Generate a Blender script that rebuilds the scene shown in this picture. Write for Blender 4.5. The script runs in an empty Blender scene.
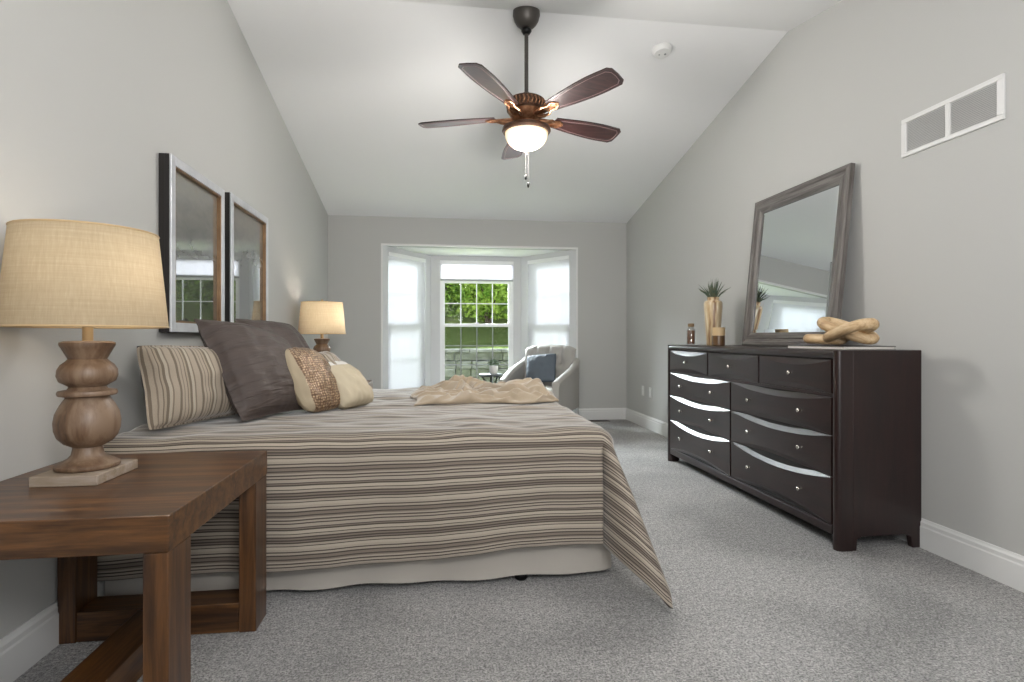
import bpy, bmesh, math, random
from mathutils import Vector, Matrix, noise
random.seed(7)
C = bpy.context.scene.collection
PI = math.pi

# ------------------------------------------------------------------ camera, sky, lights, exposure
sc = bpy.context.scene
cam_d = bpy.data.cameras.new('camera'); cam = bpy.data.objects.new('camera', cam_d); C.objects.link(cam)
cam.location = (0, 0, 1.05)
cam.rotation_euler = (PI/2, 0, -0.1319)
cam_d.sensor_width = 36; cam_d.lens = 36*561.55/1024
cam_d.shift_y = -3.76/1024
cam_d.clip_start = 0.05
sc.camera = cam
sc.view_settings.view_transform = 'Standard'; sc.view_settings.look = 'None'
sc.view_settings.gamma = 1; sc.view_settings.use_curve_mapping = False
sc.view_settings.exposure = -0.22
sc.cycles.use_denoising = True
sc.cycles.max_bounces = 8; sc.cycles.diffuse_bounces = 5; sc.cycles.glossy_bounces = 4
sc.cycles.transmission_bounces = 6; sc.cycles.transparent_max_bounces = 12
sc.cycles.sample_clamp_indirect = 6; sc.cycles.caustics_reflective = False; sc.cycles.caustics_refractive = False

W = bpy.data.worlds.new('world'); sc.world = W; W.use_nodes = True
wn = W.node_tree.nodes; wl = W.node_tree.links
bg = wn['Background']
wtc = wn.new('ShaderNodeTexCoord'); wsep = wn.new('ShaderNodeSeparateXYZ'); wr = wn.new('ShaderNodeValToRGB')
wl.new(wtc.outputs['Generated'], wsep.inputs[0]); wl.new(wsep.outputs['Z'], wr.inputs[0])
wr.color_ramp.elements[0].position = 0.0; wr.color_ramp.elements[0].color = (.88, .90, .93, 1)
wr.color_ramp.elements[1].position = 0.8; wr.color_ramp.elements[1].color = (.74, .82, .95, 1)
wl.new(wr.outputs[0], bg.inputs[0]); bg.inputs[1].default_value = 2.0

def area(name, loc, target, sx, sy, power, col):
    d = bpy.data.lights.new(name, 'AREA'); d.shape = 'RECTANGLE'; d.size = sx; d.size_y = sy
    d.energy = power; d.color = col
    o = bpy.data.objects.new(name, d); C.objects.link(o); o.location = loc
    o.rotation_euler = (Vector(target)-Vector(loc)).to_track_quat('-Z', 'Y').to_euler()
    return o
# daylight through the three bay windows
area('daylight_left_window', (-.74, 7.62, 1.25), (.6, 6.5, 1.1), 1.1, 2.1, 26, (.95, .97, 1))
area('daylight_right_window', (1.80, 7.62, 1.25), (.5, 6.5, 1.1), 1.1, 2.1, 26, (.95, .97, 1))
area('daylight_centre_window', (.53, 10.2, 3.1), (.85, 4.0, .7), 3.2, 1.6, 5000, (.90, .95, 1))
# added fill light at the invented opening in the wall behind the camera
area('rear_fill_light', (.55, -.72, 1.35), (.6, .9, 2.9), 2.3, 1.5, 16, (1, .985, .965))
# the photographer's flash beside the camera, bounced off the near ceiling slope
area('bounced_flash', (.35, -.25, 1.75), (.65, 1.9, 2.9), .7, .7, 66, (1, .985, .97))

# ------------------------------------------------------------------ materials
def lin(h):
    h = h.lstrip('#'); r = [int(h[i:i+2], 16)/255 for i in (0, 2, 4)]
    return tuple((c/12.92 if c <= .04045 else ((c+.055)/1.055)**2.4) for c in r) + (1,)
class NT:
    def __init__(s, name):
        s.m = bpy.data.materials.new(name); s.m.use_nodes = True
        s.n = s.m.node_tree.nodes; s.l = s.m.node_tree.links; s.b = s.n['Principled BSDF']
    def new(s, t, **k):
        x = s.n.new(t)
        for a, v in k.items(): setattr(x, a, v)
        return x
    def link(s, a, b): s.l.new(a, b)
    def coord(s, kind='Object', scale=(1, 1, 1), rot=(0, 0, 0)):
        tc = s.new('ShaderNodeTexCoord'); mp = s.new('ShaderNodeMapping')
        mp.inputs['Scale'].default_value = scale; mp.inputs['Rotation'].default_value = rot
        s.link(tc.outputs[kind], mp.inputs[0]); return mp.outputs[0]
    def noise(s, vec, scale, detail=3, rough=.5, dist=0):
        x = s.new('ShaderNodeTexNoise'); x.inputs['Scale'].default_value = scale
        x.inputs['Detail'].default_value = detail; x.inputs['Roughness'].default_value = rough
        x.inputs['Distortion'].default_value = dist
        if vec: s.link(vec, x.inputs['Vector'])
        return x.outputs['Fac']
    def ramp(s, fac, stops, interp='LINEAR'):
        r = s.new('ShaderNodeValToRGB'); r.color_ramp.interpolation = interp
        e = r.color_ramp.elements
        while len(e) < len(stops): e.new(.5)
        for i, (p, c) in enumerate(stops):
            e[i].position = p; e[i].color = lin(c) if isinstance(c, str) else c
        s.link(fac, r.inputs[0]); return r.outputs[0]
    def bump(s, h, strength=.2, dist=.01):
        b = s.new('ShaderNodeBump'); b.inputs['Strength'].default_value = strength; b.inputs['Distance'].default_value = dist
        s.link(h, b.inputs['Height']); s.link(b.outputs[0], s.b.inputs['Normal']); return b
    def set(s, **k):
        for a, v in k.items(): s.b.inputs[a.replace('_', ' ')].default_value = v
        return s
def plain(name, col, rough=.5, metal=0, coat=0, bump=None, var=None, spec=.5):
    t = NT(name); t.set(Base_Color=lin(col), Roughness=rough, Metallic=metal, Coat_Weight=coat)
    t.b.inputs['Specular IOR Level'].default_value = spec
    if var:
        f = t.noise(t.coord(), var[1], 3)
        t.link(t.ramp(f, [(.3, col), (.7, var[0])]), t.b.inputs['Base Color'])
    if bump:
        t.bump(t.noise(t.coord(), bump[0], 4), bump[1], bump[2] if len(bump) > 2 else .005)
    return t.m
def wood(name, c1, c2, c3, axis='X', scale=1, rough=.4, coat=.2, bump=.15, stretch=14):
    t = NT(name)
    sc_ = {'X': (1, stretch, stretch), 'Y': (stretch, 1, stretch), 'Z': (stretch, stretch, 1)}[axis]
    v = t.coord('Object', tuple(q*scale for q in sc_))
    a = t.noise(v, 2.2, 5, .6, .6); b = t.noise(v, 9, 3, .6)
    mx = t.new('ShaderNodeMath', operation='MULTIPLY_ADD'); t.link(b, mx.inputs[0]); mx.inputs[1].default_value = .35; t.link(a, mx.inputs[2])
    t.link(t.ramp(mx.outputs[0], [(.45, c1), (.62, c2), (.82, c3)]), t.b.inputs['Base Color'])
    t.set(Roughness=rough, Coat_Weight=coat, Coat_Roughness=.25)
    t.bump(mx.outputs[0], bump, .003)
    return t.m
M = {}
M['wall'] = plain('wall_paint', '#b9b9b6', .75, bump=(240, .06, .002), spec=.3)
M['ceiling'] = plain('ceiling_paint', '#e8e8e8', .85, bump=(160, .08, .002), spec=.2)
M['trim'] = plain('white_trim_paint', '#dfdfdd', .4)
M['bay'] = plain('bay_trim_paint', '#cfcfd0', .5)
M['vinyl'] = plain('white_vinyl', '#ececec', .35)
def carpet():
    t = NT('grey_carpet')
    v = t.coord()
    f = t.noise(v, 130, 3, .8); g = t.noise(v, 1.3, 2, .5, .4); g2 = t.noise(v, 42, 3, .7)
    c1 = t.ramp(f, [(.34, '#6e6d6c'), (.5, '#bdbbb9'), (.66, '#efedea')])
    c2 = t.ramp(g, [(.38, '#989898'), (.6, '#ffffff')]); c3 = t.ramp(g2, [(.35, '#b0b0b0'), (.6, '#ffffff')])
    mx = t.new('ShaderNodeMixRGB', blend_type='MULTIPLY'); mx.inputs[0].default_value = .45; t.link(c1, mx.inputs[1]); t.link(c2, mx.inputs[2])
    m2 = t.new('ShaderNodeMixRGB', blend_type='MULTIPLY'); m2.inputs[0].default_value = .6; t.link(mx.outputs[0], m2.inputs[1]); t.link(c3, m2.inputs[2])
    t.link(m2.outputs[0], t.b.inputs['Base Color']); t.set(Roughness=1); t.b.inputs['Specular IOR Level'].default_value = .05
    t.b.inputs['Sheen Weight'].default_value = .15
    ad = t.new('ShaderNodeMath', operation='ADD'); t.link(f, ad.inputs[0]); t.link(g2, ad.inputs[1])
    t.bump(ad.outputs[0], .9, .012); return t.m
M['carpet'] = carpet()
M['table_wood'] = wood('brown_table_wood', '#24150a', '#432912', '#674422', 'X', 1, .38, .3)
M['table_wood_y'] = wood('brown_table_wood_lengthwise', '#24150a', '#432912', '#674422', 'Y', 1, .38, .3)
M['table_wood_z'] = wood('brown_table_wood_upright', '#24150a', '#412711', '#5e3d1f', 'Z', 1, .38, .3)
M['lamp_wood'] = wood('weathered_lamp_wood', '#4c3a2b', '#68503c', '#806a56', 'Z', 1.2, .5, .1, .2, 8)
M['lamp_wood_pale'] = wood('weathered_plinth_wood', '#7a6a58', '#8f7f6c', '#a3968a', 'X', 1.2, .55, .05, .2, 8)
M['brass'] = plain('brushed_brass', '#b08d57', .35, 1)
M['black_metal'] = plain('black_metal', '#141414', .4, .6)
M['dresser'] = wood('espresso_stained_wood', '#170b0a', '#1e0f0e', '#261412', 'Z', .8, .34, .25, .03, 10)
M['dresser_y'] = wood('espresso_stained_wood_lengthwise', '#170b0a', '#1e0f0e', '#261412', 'Y', .8, .32, .18, .03, 10)
M['dark_gap'] = plain('dark_gap', '#0b0706', .8)
M['nickel'] = plain('satin_nickel', '#c9c4bb', .25, 1)
M['mirror'] = plain('mirror_silver', '#e6eaec', .01, 1)
M['mirror_frame'] = wood('grey_brown_mirror_wood', '#3f3a36', '#585350', '#74706c', 'Z', 1, .42, .2, .2, 16)
M['mirror_frame_y'] = wood('grey_brown_mirror_wood_lengthwise', '#3f3a36', '#585350', '#74706c', 'Y', 1, .42, .2, .2, 16)
M['silver'] = plain('silver_leaf_frame', '#cfd0d3', .35, .3, var=('#b9bbc0', 9))
M['gold'] = plain('antique_gold', '#86694a', .4, .4, var=('#6b4f34', 12))
M['black_side'] = plain('black_frame_side', '#1b1715', .5)
M['bronze'] = plain('oil_rubbed_bronze', '#4a3b33', .35, .75, var=('#6b4f3f', 18))
M['dark_bronze'] = plain('dark_rod_bronze', '#4d4945', .42, .5)
M['copper'] = plain('antique_copper', '#b98a68', .32, .8, var=('#7d5238', 30))
M['blade'] = wood('walnut_blade', '#1c0f0f', '#2b1817', '#3b2321', 'X', 1.5, .3, .6, .05, 10)
M['blade_edge'] = plain('walnut_blade_bead', '#7a6464', .35)
def bowl_mat():
    t = NT('frosted_lit_glass'); t.set(Base_Color=lin('#f4e6cc'), Roughness=.3)
    lw = t.new('ShaderNodeLayerWeight'); lw.inputs[0].default_value = .45
    t.link(t.ramp(lw.outputs['Facing'], [(.15, '#fffaf2'), (.6, '#ffeec8'), (.95, '#e3b878')]), t.b.inputs['Emission Color'])
    t.b.inputs['Emission Strength'].default_value = .95; return t.m
M['bowl'] = bowl_mat()
def shade_mat():
    t = NT('linen_lamp_shade')
    v = t.coord('Object', (1, 1, 60)); f = t.noise(v, 4, 3, .7)
    v2 = t.coord('Object', (60, 60, 4)); g = t.noise(v2, 3, 2, .7)
    mx = t.new('ShaderNodeMath', operation='ADD'); t.link(f, mx.inputs[0]); t.link(g, mx.inputs[1])
    mh = t.new('ShaderNodeMath', operation='MULTIPLY'); t.link(mx.outputs[0], mh.inputs[0]); mh.inputs[1].default_value = .5
    col = t.ramp(mh.outputs[0], [(.35, '#a3947b'), (.55, '#ad9e85'), (.7, '#b7a990')])
    tr = t.new('ShaderNodeBsdfTranslucent'); t.link(col, tr.inputs[0]); t.link(col, t.b.inputs['Base Color'])
    t.set(Roughness=.9); mix = t.new('ShaderNodeMixShader'); mix.inputs[0].default_value = .4
    t.link(t.b.outputs[0], mix.inputs[1]); t.link(tr.outputs[0], mix.inputs[2])
    t.link(mix.outputs[0], t.n['Material Output'].inputs[0]); return t.m
M['shade'] = shade_mat()
def blind_mat():
    t = NT('white_cellular_fabric')
    t.set(Base_Color=lin('#ececee'), Roughness=.9)
    tr = t.new('ShaderNodeBsdfTranslucent'); tr.inputs[0].default_value = lin('#f4f5f8')
    mix = t.new('ShaderNodeMixShader'); mix.inputs[0].default_value = .07
    t.link(t.b.outputs[0], mix.inputs[1]); t.link(tr.outputs[0], mix.inputs[2])
    t.link(mix.outputs[0], t.n['Material Output'].inputs[0]); return t.m
M['blind'] = blind_mat()
def glass_mat(name, tint=(1, 1, 1, 1), ior_mix=.08):
    t = NT(name)
    tr = t.new('ShaderNodeBsdfTransparent'); tr.inputs[0].default_value = tint
    gl = t.new('ShaderNodeBsdfGlossy'); gl.inputs['Roughness'].default_value = .02
    mix = t.new('ShaderNodeMixShader'); mix.inputs[0].default_value = ior_mix
    t.link(tr.outputs[0], mix.inputs[1]); t.link(gl.outputs[0], mix.inputs[2])
    t.link(mix.outputs[0], t.n['Material Output'].inputs[0]); return t.m
M['glass'] = glass_mat('window_glass', (.95, .97, .96, 1), .001)
M['screen'] = glass_mat('insect_screen', (.62, .64, .64, 1), .001)
M['jar_glass'] = glass_mat('jar_glass', (.93, .93, .93, 1), .12)
def stripes(name, kind='UV', period=.155, light='#a1978a', mid='#7c7268', dark='#4c443e', stops=None, axis=1, bumpscale=60):
    t = NT(name)
    tc = t.new('ShaderNodeTexCoord'); sp = t.new('ShaderNodeSeparateXYZ'); t.link(tc.outputs[kind], sp.inputs[0])
    dv = t.new('ShaderNodeMath', operation='DIVIDE'); t.link(sp.outputs[axis], dv.inputs[0]); dv.inputs[1].default_value = period
    fr = t.new('ShaderNodeMath', operation='FRACT'); t.link(dv.outputs[0], fr.inputs[0])
    L, Mi, D = light, mid, dark
    st = stops or [(0, L), (.05, D), (.075, L), (.12, D), (.15, L), (.19, Mi), (.22, D), (.25, Mi), (.31, D), (.34, L), (.39, D), (.415, L), (.47, '#ada394'), (.53, D), (.55, L), (.60, D), (.63, Mi), (.66, D), (.69, Mi), (.73, D), (.76, L), (.81, D), (.83, '#ada394'), (.90, D), (.93, Mi), (.96, D), (.98, L)]
    col = t.ramp(fr.outputs[0], st, 'CONSTANT')
    nz = t.noise(t.coord('UV', (1, 1, 1)), 300, 2, .7)
    m2 = t.new('ShaderNodeMixRGB', blend_type='MULTIPLY'); m2.inputs[0].default_value = .25
    t.link(col, m2.inputs[1]); t.link(t.ramp(nz, [(.3, '#909090'), (.7, '#ffffff')]), m2.inputs[2])
    t.link(m2.outputs[0], t.b.inputs['Base Color']); t.set(Roughness=.85)
    t.b.inputs['Specular IOR Level'].default_value = .2; t.b.inputs['Sheen Weight'].default_value = .6; t.b.inputs['Sheen Roughness'].default_value = .35
    t.bump(t.noise(t.coord('UV'), bumpscale, 3), .15, .003); return t.m
M['comforter'] = stripes('striped_comforter_cotton')
M['sham'] = stripes('striped_sham_cotton', period=.105, axis=0, light='#a99e8d', mid='#a39684', dark='#766b5e',
    stops=[(0, '#ab9f8f'), (.10, '#7a6f62'), (.20, '#ab9f8f'), (.30, '#8a7e70'), (.34, '#ab9f8f'), (.46, '#7a6f62'), (.50, '#a89c8a'), (.58, '#7a6f62'), (.68, '#b5ab9b'), (.80, '#857a6c'), (.86, '#ab9f8f')])

def satin():
    t = NT('dark_taupe_pleated_satin')
    a = t.noise(t.coord('UV', (2.2, 16, 1)), 1.6, 3, .55, .6); b = t.noise(t.coord('UV', (5, 5, 1)), 1.5, 2)
    ad = t.new('ShaderNodeMath', operation='ADD'); t.link(a, ad.inputs[0]); t.link(b, ad.inputs[1])
    t.link(t.ramp(a, [(.3, '#3f3531'), (.7, '#4b403b')]), t.b.inputs['Base Color']); t.set(Roughness=.6); t.b.inputs['Sheen Weight'].default_value = .05
    t.bump(ad.outputs[0], .8, .02); return t.m
M['dark_fabric'] = satin()
M['grey_back'] = plain('grey_pillow_back', '#4b4848', .8)
def sequin():
    t = NT('bronze_beaded_fabric')
    v = t.coord('UV'); vo = t.new('ShaderNodeTexVoronoi'); vo.inputs['Scale'].default_value = 75; t.link(v, vo.inputs['Vector'])
    vo.inputs['Randomness'].default_value = .35
    t.link(t.ramp(vo.outputs['Distance'], [(.15, '#bfa98c'), (.4, '#8a6f56'), (.6, '#665040')]), t.b.inputs['Base Color'])
    t.set(Roughness=.35, Metallic=.3); t.bump(vo.outputs['Distance'], .8, .004).invert = True; return t.m
M['sequin'] = sequin()
M['linen'] = plain('natural_linen', '#a89a82', .85, bump=(180, .2, .002))
M['cream'] = plain('cream_velvet', '#bdb199', .75, bump=(60, .15, .003)); M['white_fabric'] = plain('white_fabric', '#dedcd8', .85, bump=(50, .3, .005))
def knit():
    t = NT('beige_knit')
    v = t.coord('Object', (1, 1, 1)); w = t.new('ShaderNodeTexWave'); w.inputs['Scale'].default_value = 60; w.inputs['Distortion'].default_value = 1.5; t.link(v, w.inputs[0])
    t.link(t.ramp(w.outputs['Fac'], [(0, '#8f806b'), (1, '#ab9b85')]), t.b.inputs['Base Color'])
    t.set(Roughness=.95); t.b.inputs['Sheen Weight'].default_value = .5; t.bump(w.outputs['Fac'], .3, .004); return t.m
M['knit'] = knit()
M['skirt'] = plain('ivory_bed_skirt', '#aca69d', .85, bump=(12, .15, .01))
M['mattress'] = plain('white_mattress', '#d8d5d0', .9)
M['chair_fabric'] = plain('light_grey_upholstery', '#a9a6a1', .85, bump=(120, .15, .002))
M['blue_grey'] = plain('blue_grey_velvet', '#59626c', .7, bump=(20, .2, .006))
M['pot'] = plain('white_ceramic', '#e4e2de', .3); M['black_gloss'] = plain('dark_grey_table_top', '#25292b', .3)
M['leaf'] = plain('green_leaf', '#3f5a2a', .6, var=('#26401c', 30))
M['spiky'] = plain('dusty_green_leaf', '#3d5648', .6, var=('#6a6a55', 40))
M['soil'] = plain('dark_soil', '#2a2018', .95)
def vase_mat():
    t = NT('striped_wood_vase')
    v = t.coord('Object', (26, 26, 1.2)); f = t.noise(v, 1.3, 3, .6)
    t.link(t.ramp(f, [(.40, '#86674a'), (.47, '#b89e79'), (.6, '#cfbf9f')]), t.b.inputs['Base Color']); t.set(Roughness=.3, Coat_Weight=.4); return t.m
M['vase'] = vase_mat()
M['amber'] = plain('copper_beads', '#8d5a35', .4); M['cork'] = plain('cork', '#8c7559', .8)
M['wax'] = plain('pale_wood_band', '#c0a67e', .5); M['smoke'] = plain('dark_smoked_wood', '#5b4228', .3, coat=.5)
M['chain_wood'] = wood('natural_chain_wood', '#9b7b57', '#c0a27b', '#d5bd98', 'X', 2, .55, .05, .2, 6)
M['book_white'] = plain('white_book_pages', '#d9d5cd', .6); M['book_dark'] = plain('dark_book_cover', '#3a3836', .4)
M['plastic'] = plain('white_plastic', '#d9d9d7', .4)
M['slot'] = plain('dark_slot', '#8d8f91', .8)
M['register'] = plain('brown_register_metal', '#5d564f', .5, .3)
def stone():
    t = NT('retaining_wall_stone'); f = t.noise(t.coord(), 7, 5, .7)
    t.link(t.ramp(f, [(.3, '#55534f'), (.5, '#73706d'), (.7, '#989490')]), t.b.inputs['Base Color']); t.set(Roughness=.95); t.bump(f, .6, .03); return t.m
M['stone'] = stone()
def grass():
    t = NT('hillside_grass'); f = t.noise(t.coord(), 9, 5, .8)
    t.link(t.ramp(f, [(.3, '#55672f'), (.5, '#87984d'), (.7, '#b9bd80')]), t.b.inputs['Base Color']); t.set(Roughness=1); t.bump(f, .8, .08); return t.m
M['grass'] = grass()
def foliage(name, a, b):
    t = NT(name); f = t.noise(t.coord(), 3.5, 2, .6)
    col = t.ramp(f, [(.35, a), (.65, b)]); t.link(col, t.b.inputs['Base Color']); t.set(Roughness=.7)
    tr = t.new('ShaderNodeBsdfTranslucent'); t.link(col, tr.inputs[0]); mix = t.new('ShaderNodeMixShader'); mix.inputs[0].default_value = .4
    t.link(t.b.outputs[0], mix.inputs[1]); t.link(tr.outputs[0], mix.inputs[2]); t.link(mix.outputs[0], t.n['Material Output'].inputs[0]); return t.m
M['fol1'] = foliage('bright_foliage', '#6f9433', '#bcd263'); M['fol2'] = foliage('deep_foliage', '#4a6d28', '#93b24a')
M['bark'] = plain('bark', '#4b3f33', .95)
def art_mat(seed):
    t = NT('muted_landscape_print')
    v = t.coord('Object', (1, 1, 1))
    sp = t.new('ShaderNodeSeparateXYZ'); t.link(v, sp.inputs[0])
    nz = t.noise(t.coord('Object', (1, 2.5, 5)), 2.5 + seed, 5, .6, .5)
    ad = t.new('ShaderNodeMath', operation='MULTIPLY_ADD'); t.link(nz, ad.inputs[0]); ad.inputs[1].default_value = .45; t.link(sp.outputs[2], ad.inputs[2])
    t.link(t.ramp(ad.outputs[0], [(.10, '#33352f'), (.30, '#4a4b46'), (.55, '#6b665e'), (.72, '#6d5a46'), (.80, '#5c4f43'), (.92, '#8a8a86')]), t.b.inputs['Base Color'])
    t.set(Roughness=.6, Coat_Weight=1, Coat_Roughness=.01); t.b.inputs['Coat IOR'].default_value = 2.6; return t.m
M['art'] = art_mat(0)

# ------------------------------------------------------------------ geometry helpers
class MB:
    """collects shapes and links them as one mesh object"""
    def __init__(s): s.v = []; s.f = []; s.mi = []; s.uv = {}
    def add(s, vs, fs, mi=0):
        o = len(s.v); s.v += [tuple(v) for v in vs]
        for f in fs: s.f.append(tuple(i+o for i in f)); s.mi.append(mi)
        return o
    def box(s, x0, x1, y0, y1, z0, z1, mi=0, mat=None):
        vs = [(x, y, z) for x in (x0, x1) for y in (y0, y1) for z in (z0, z1)]
        if mat: vs = [mat @ Vector(v) for v in vs]
        return s.add(vs, [(0, 1, 3, 2), (4, 6, 7, 5), (0, 4, 5, 1), (2, 3, 7, 6), (0, 2, 6, 4), (1, 5, 7, 3)], mi)
    def lathe(s, prof, c=(0, 0, 0), n=32, mi=0, mat=None):
        vs = []; fs = []
        for r, z in prof:
            for k in range(n):
                a = 2*PI*k/n; v = Vector((c[0]+r*math.cos(a), c[1]+r*math.sin(a), c[2]+z)); vs.append(mat @ v if mat else v)
        for i in range(len(prof)-1):
            for k in range(n):
                a, b = i*n+k, i*n+(k+1) % n; fs.append((a, b, b+n, a+n))
        if prof[0][0] > 1e-5: fs.append(tuple(range(n))[::-1])
        if prof[-1][0] > 1e-5: fs.append(tuple(range((len(prof)-1)*n, len(prof)*n)))
        return s.add(vs, fs, mi)
    def tube(s, pts, r, n=8, mi=0, closed=False, flat=1.0):
        pts = [Vector(p) for p in pts]; N = len(pts); vs = []; fs = []
        rs = r if isinstance(r, (list, tuple)) else [r]*N
        up = None
        for i, p in enumerate(pts):
            a = pts[(i-1) % N] if (closed or i) else p; b = pts[(i+1) % N] if (closed or i < N-1) else p
            t = (b-a).normalized()
            if up is None: up = Vector((0, 0, 1)) if abs(t.z) < .9 else Vector((1, 0, 0))
            x = t.cross(up).normalized(); y = x.cross(t).normalized(); up = y
            for k in range(n):
                an = 2*PI*k/n; vs.append(p + x*math.cos(an)*rs[i] + y*math.sin(an)*rs[i]*flat)
        for i in range(N if closed else N-1):
            j = (i+1) % N
            for k in range(n): fs.append((i*n+k, i*n+(k+1) % n, j*n+(k+1) % n, j*n+k))
        if not closed: fs.append(tuple(range(n))[::-1]); fs.append(tuple(range((N-1)*n, N*n)))
        return s.add(vs, fs, mi)
    def prism(s, poly, h0, h1, axis='z', mi=0, mat=None):
        def P(a, b, h): return {'z': (a, b, h), 'x': (h, a, b), 'y': (a, h, b)}[axis]
        n = len(poly); vs = [P(a, b, h0) for a, b in poly] + [P(a, b, h1) for a, b in poly]
        if mat: vs = [mat @ Vector(v) for v in vs]
        fs = [tuple(range(n))[::-1], tuple(range(n, 2*n))] + [(i, (i+1) % n, n+(i+1) % n, n+i) for i in range(n)]
        return s.add(vs, fs, mi)
    def grid(s, nu, nv, fn, mi=0, closed_u=False, uvfn=None):
        vs = [fn(i/(nu-1 if not closed_u else nu), j/(nv-1)) for j in range(nv) for i in range(nu)]
        fs = [(j*nu+i, j*nu+(i+1) % nu, (j+1)*nu+(i+1) % nu, (j+1)*nu+i) for j in range(nv-1) for i in range(nu if closed_u else nu-1)]
        o = s.add(vs, fs, mi)
        if uvfn:
            for j in range(nv):
                for i in range(nu): s.uv[o+j*nu+i] = uvfn(i/(nu-1), j/(nv-1))
        return o
    def build(s, name, mats, parent=None, smooth=False, bevel=0, loc=None, solid=0, subsurf=0, angle=None):
        me = bpy.data.meshes.new(name); me.from_pydata([tuple(v) for v in s.v], [], s.f)
        for m in (mats if isinstance(mats, (list, tuple)) else [mats]): me.materials.append(m)
        for p, i in zip(me.polygons, s.mi): p.material_index = i
        bm = bmesh.new(); bm.from_mesh(me)
        uvl = None
        if s.uv:
            uvl = bm.loops.layers.uv.new('UVMap'); bm.verts.ensure_lookup_table()
            for f in bm.faces:
                for l in f.loops: l[uvl].uv = s.uv.get(l.vert.index, (0, 0))
        bmesh.ops.recalc_face_normals(bm, faces=bm.faces); bm.to_mesh(me); bm.free()
        if smooth:
            for p in me.polygons: p.use_smooth = True
            if angle: me.set_sharp_from_angle(angle=math.radians(angle))
        o = bpy.data.objects.new(name, me); C.objects.link(o)
        if parent: o.parent = parent
        if loc: o.location = loc
        if solid: m = o.modifiers.new('solid', 'SOLIDIFY'); m.thickness = solid; m.offset = -1
        if bevel: m = o.modifiers.new('bevel', 'BEVEL'); m.width = bevel; m.segments = 2; m.limit_method = 'ANGLE'; m.angle_limit = .6
        if subsurf: m = o.modifiers.new('sub', 'SUBSURF'); m.levels = subsurf; m.render_levels = subsurf
        return o
def tag(o, label, cat, group=None, kind=None):
    o['label'] = label; o['category'] = cat
    if group: o['group'] = group
    if kind: o['kind'] = kind
    return o
def struct(o, label=None):
    o['kind'] = 'structure'
    if label: o['label'] = label
    return o
def empty(name, loc=(0, 0, 0), rz=0):
    o = bpy.data.objects.new(name, None); C.objects.link(o); o.location = loc; o.rotation_euler = (0, 0, rz)
    o.empty_display_size = .1; return o
def copy_tree(o, parent=None):
    c = o.copy(); C.objects.link(c)
    if parent: c.parent = parent
    for ch in list(o.children): copy_tree(ch, c)
    return c
def fbm(x, y, z=0, s=1): return noise.noise(Vector((x*s, y*s, z*s)))

# ------------------------------------------------------------------ room shell
XL, XR, YB, YF = -1.298, 2.404, 6.95, -.6
YR, ZR, ZB = 3.60, 3.166, 2.511
def zc(y): return ZR-(y-YR)*.1955 if y > YR else ZR-(YR-y)*.1885
TH = .12
m = MB(); m.box(XL-TH, XR+TH, YF-TH, YB+.02, -.08, 0)
m.prism([(-.657-.1, YB+.02), (-.089-.1, 7.735+.1), (1.15+.1, 7.735+.1), (1.743+.1, YB+.02)], -.08, 0)
struct(m.build('floor', M['carpet']), 'grey cut pile carpet')
for nm, x0, x1 in (('wall_left', XL-TH, XL), ('wall_right', XR, XR+TH)):
    m = MB(); m.prism([(YF, 0), (YB, 0), (YB, zc(YB)), (YR, ZR), (YF, zc(YF))], x0, x1, 'x')
    struct(m.build(nm, M['wall']))
m = MB()
BL, BR, BT = -.657, 1.743, 2.165
m.box(XL-TH, BL, YB, YB+TH, 0, ZB); m.box(BR, XR+TH, YB, YB+TH, 0, ZB); m.box(BL, BR, YB, YB+TH, BT, ZB)
struct(m.build('wall_back', M['wall']))
m = MB()   # wall behind the camera, its opening added to let the fill light in
zf = zc(YF)
m.box(XL-TH, -.65, YF-TH, YF, 0, zf); m.box(1.75, XR+TH, YF-TH, YF, 0, zf); m.box(-.65, 1.75, YF-TH, YF, 0, .5); m.box(-.65, 1.75, YF-TH, YF, 2.15, zf)
struct(m.build('wall_front', M['wall']))
m = MB()
m.prism([(YR, ZR), (YB+TH, zc(YB+TH)), (YB+TH, zc(YB+TH)+.1), (YR, ZR+.1)], XL-TH, XR+TH, 'x')
m.prism([(YF-TH, zc(YF-TH)), (YR, ZR), (YR, ZR+.1), (YF-TH, zc(YF-TH)+.1)], XL-TH, XR+TH, 'x')
struct(m.build('ceiling', M['ceiling']))
# baseboards with a moulded profile
prof = [(0, 0), (.016, 0), (.016, .105), (.013, .112), (.013, .128), (.008, .136), (.005, .145), (0, .145)]
def baseboard(name, pts_fn):
    m = MB(); vs = []
    n = len(prof)
    a, b = pts_fn
    A, B = Vector(a), Vector(b); d = (B-A).normalized(); nrm = Vector((-d.y, d.x, 0))
    for P in (A, B):
        for q, z in prof: vs.append(P + nrm*q + Vector((0, 0, z)))
    fs = [tuple(range(n)), tuple(range(n, 2*n))[::-1]] + [(i, (i+1) % n, n+(i+1) % n, n+i) for i in range(n)]
    m.add(vs, fs); return struct(m.build(name, M['trim']))
baseboard('baseboard_left', ((XL, YB, 0), (XL, YF, 0)))
baseboard('baseboard_right', ((XR, YF, 0), (XR, YB, 0)))
baseboard('baseboard_back_left', ((BL, YB, 0), (XL, YB, 0)))
baseboard('baseboard_back_right', ((XR, YB, 0), (BR+.03, YB, 0)))
baseboard('baseboard_front', ((XL, YF, 0), (XR, YF, 0)))

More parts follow.
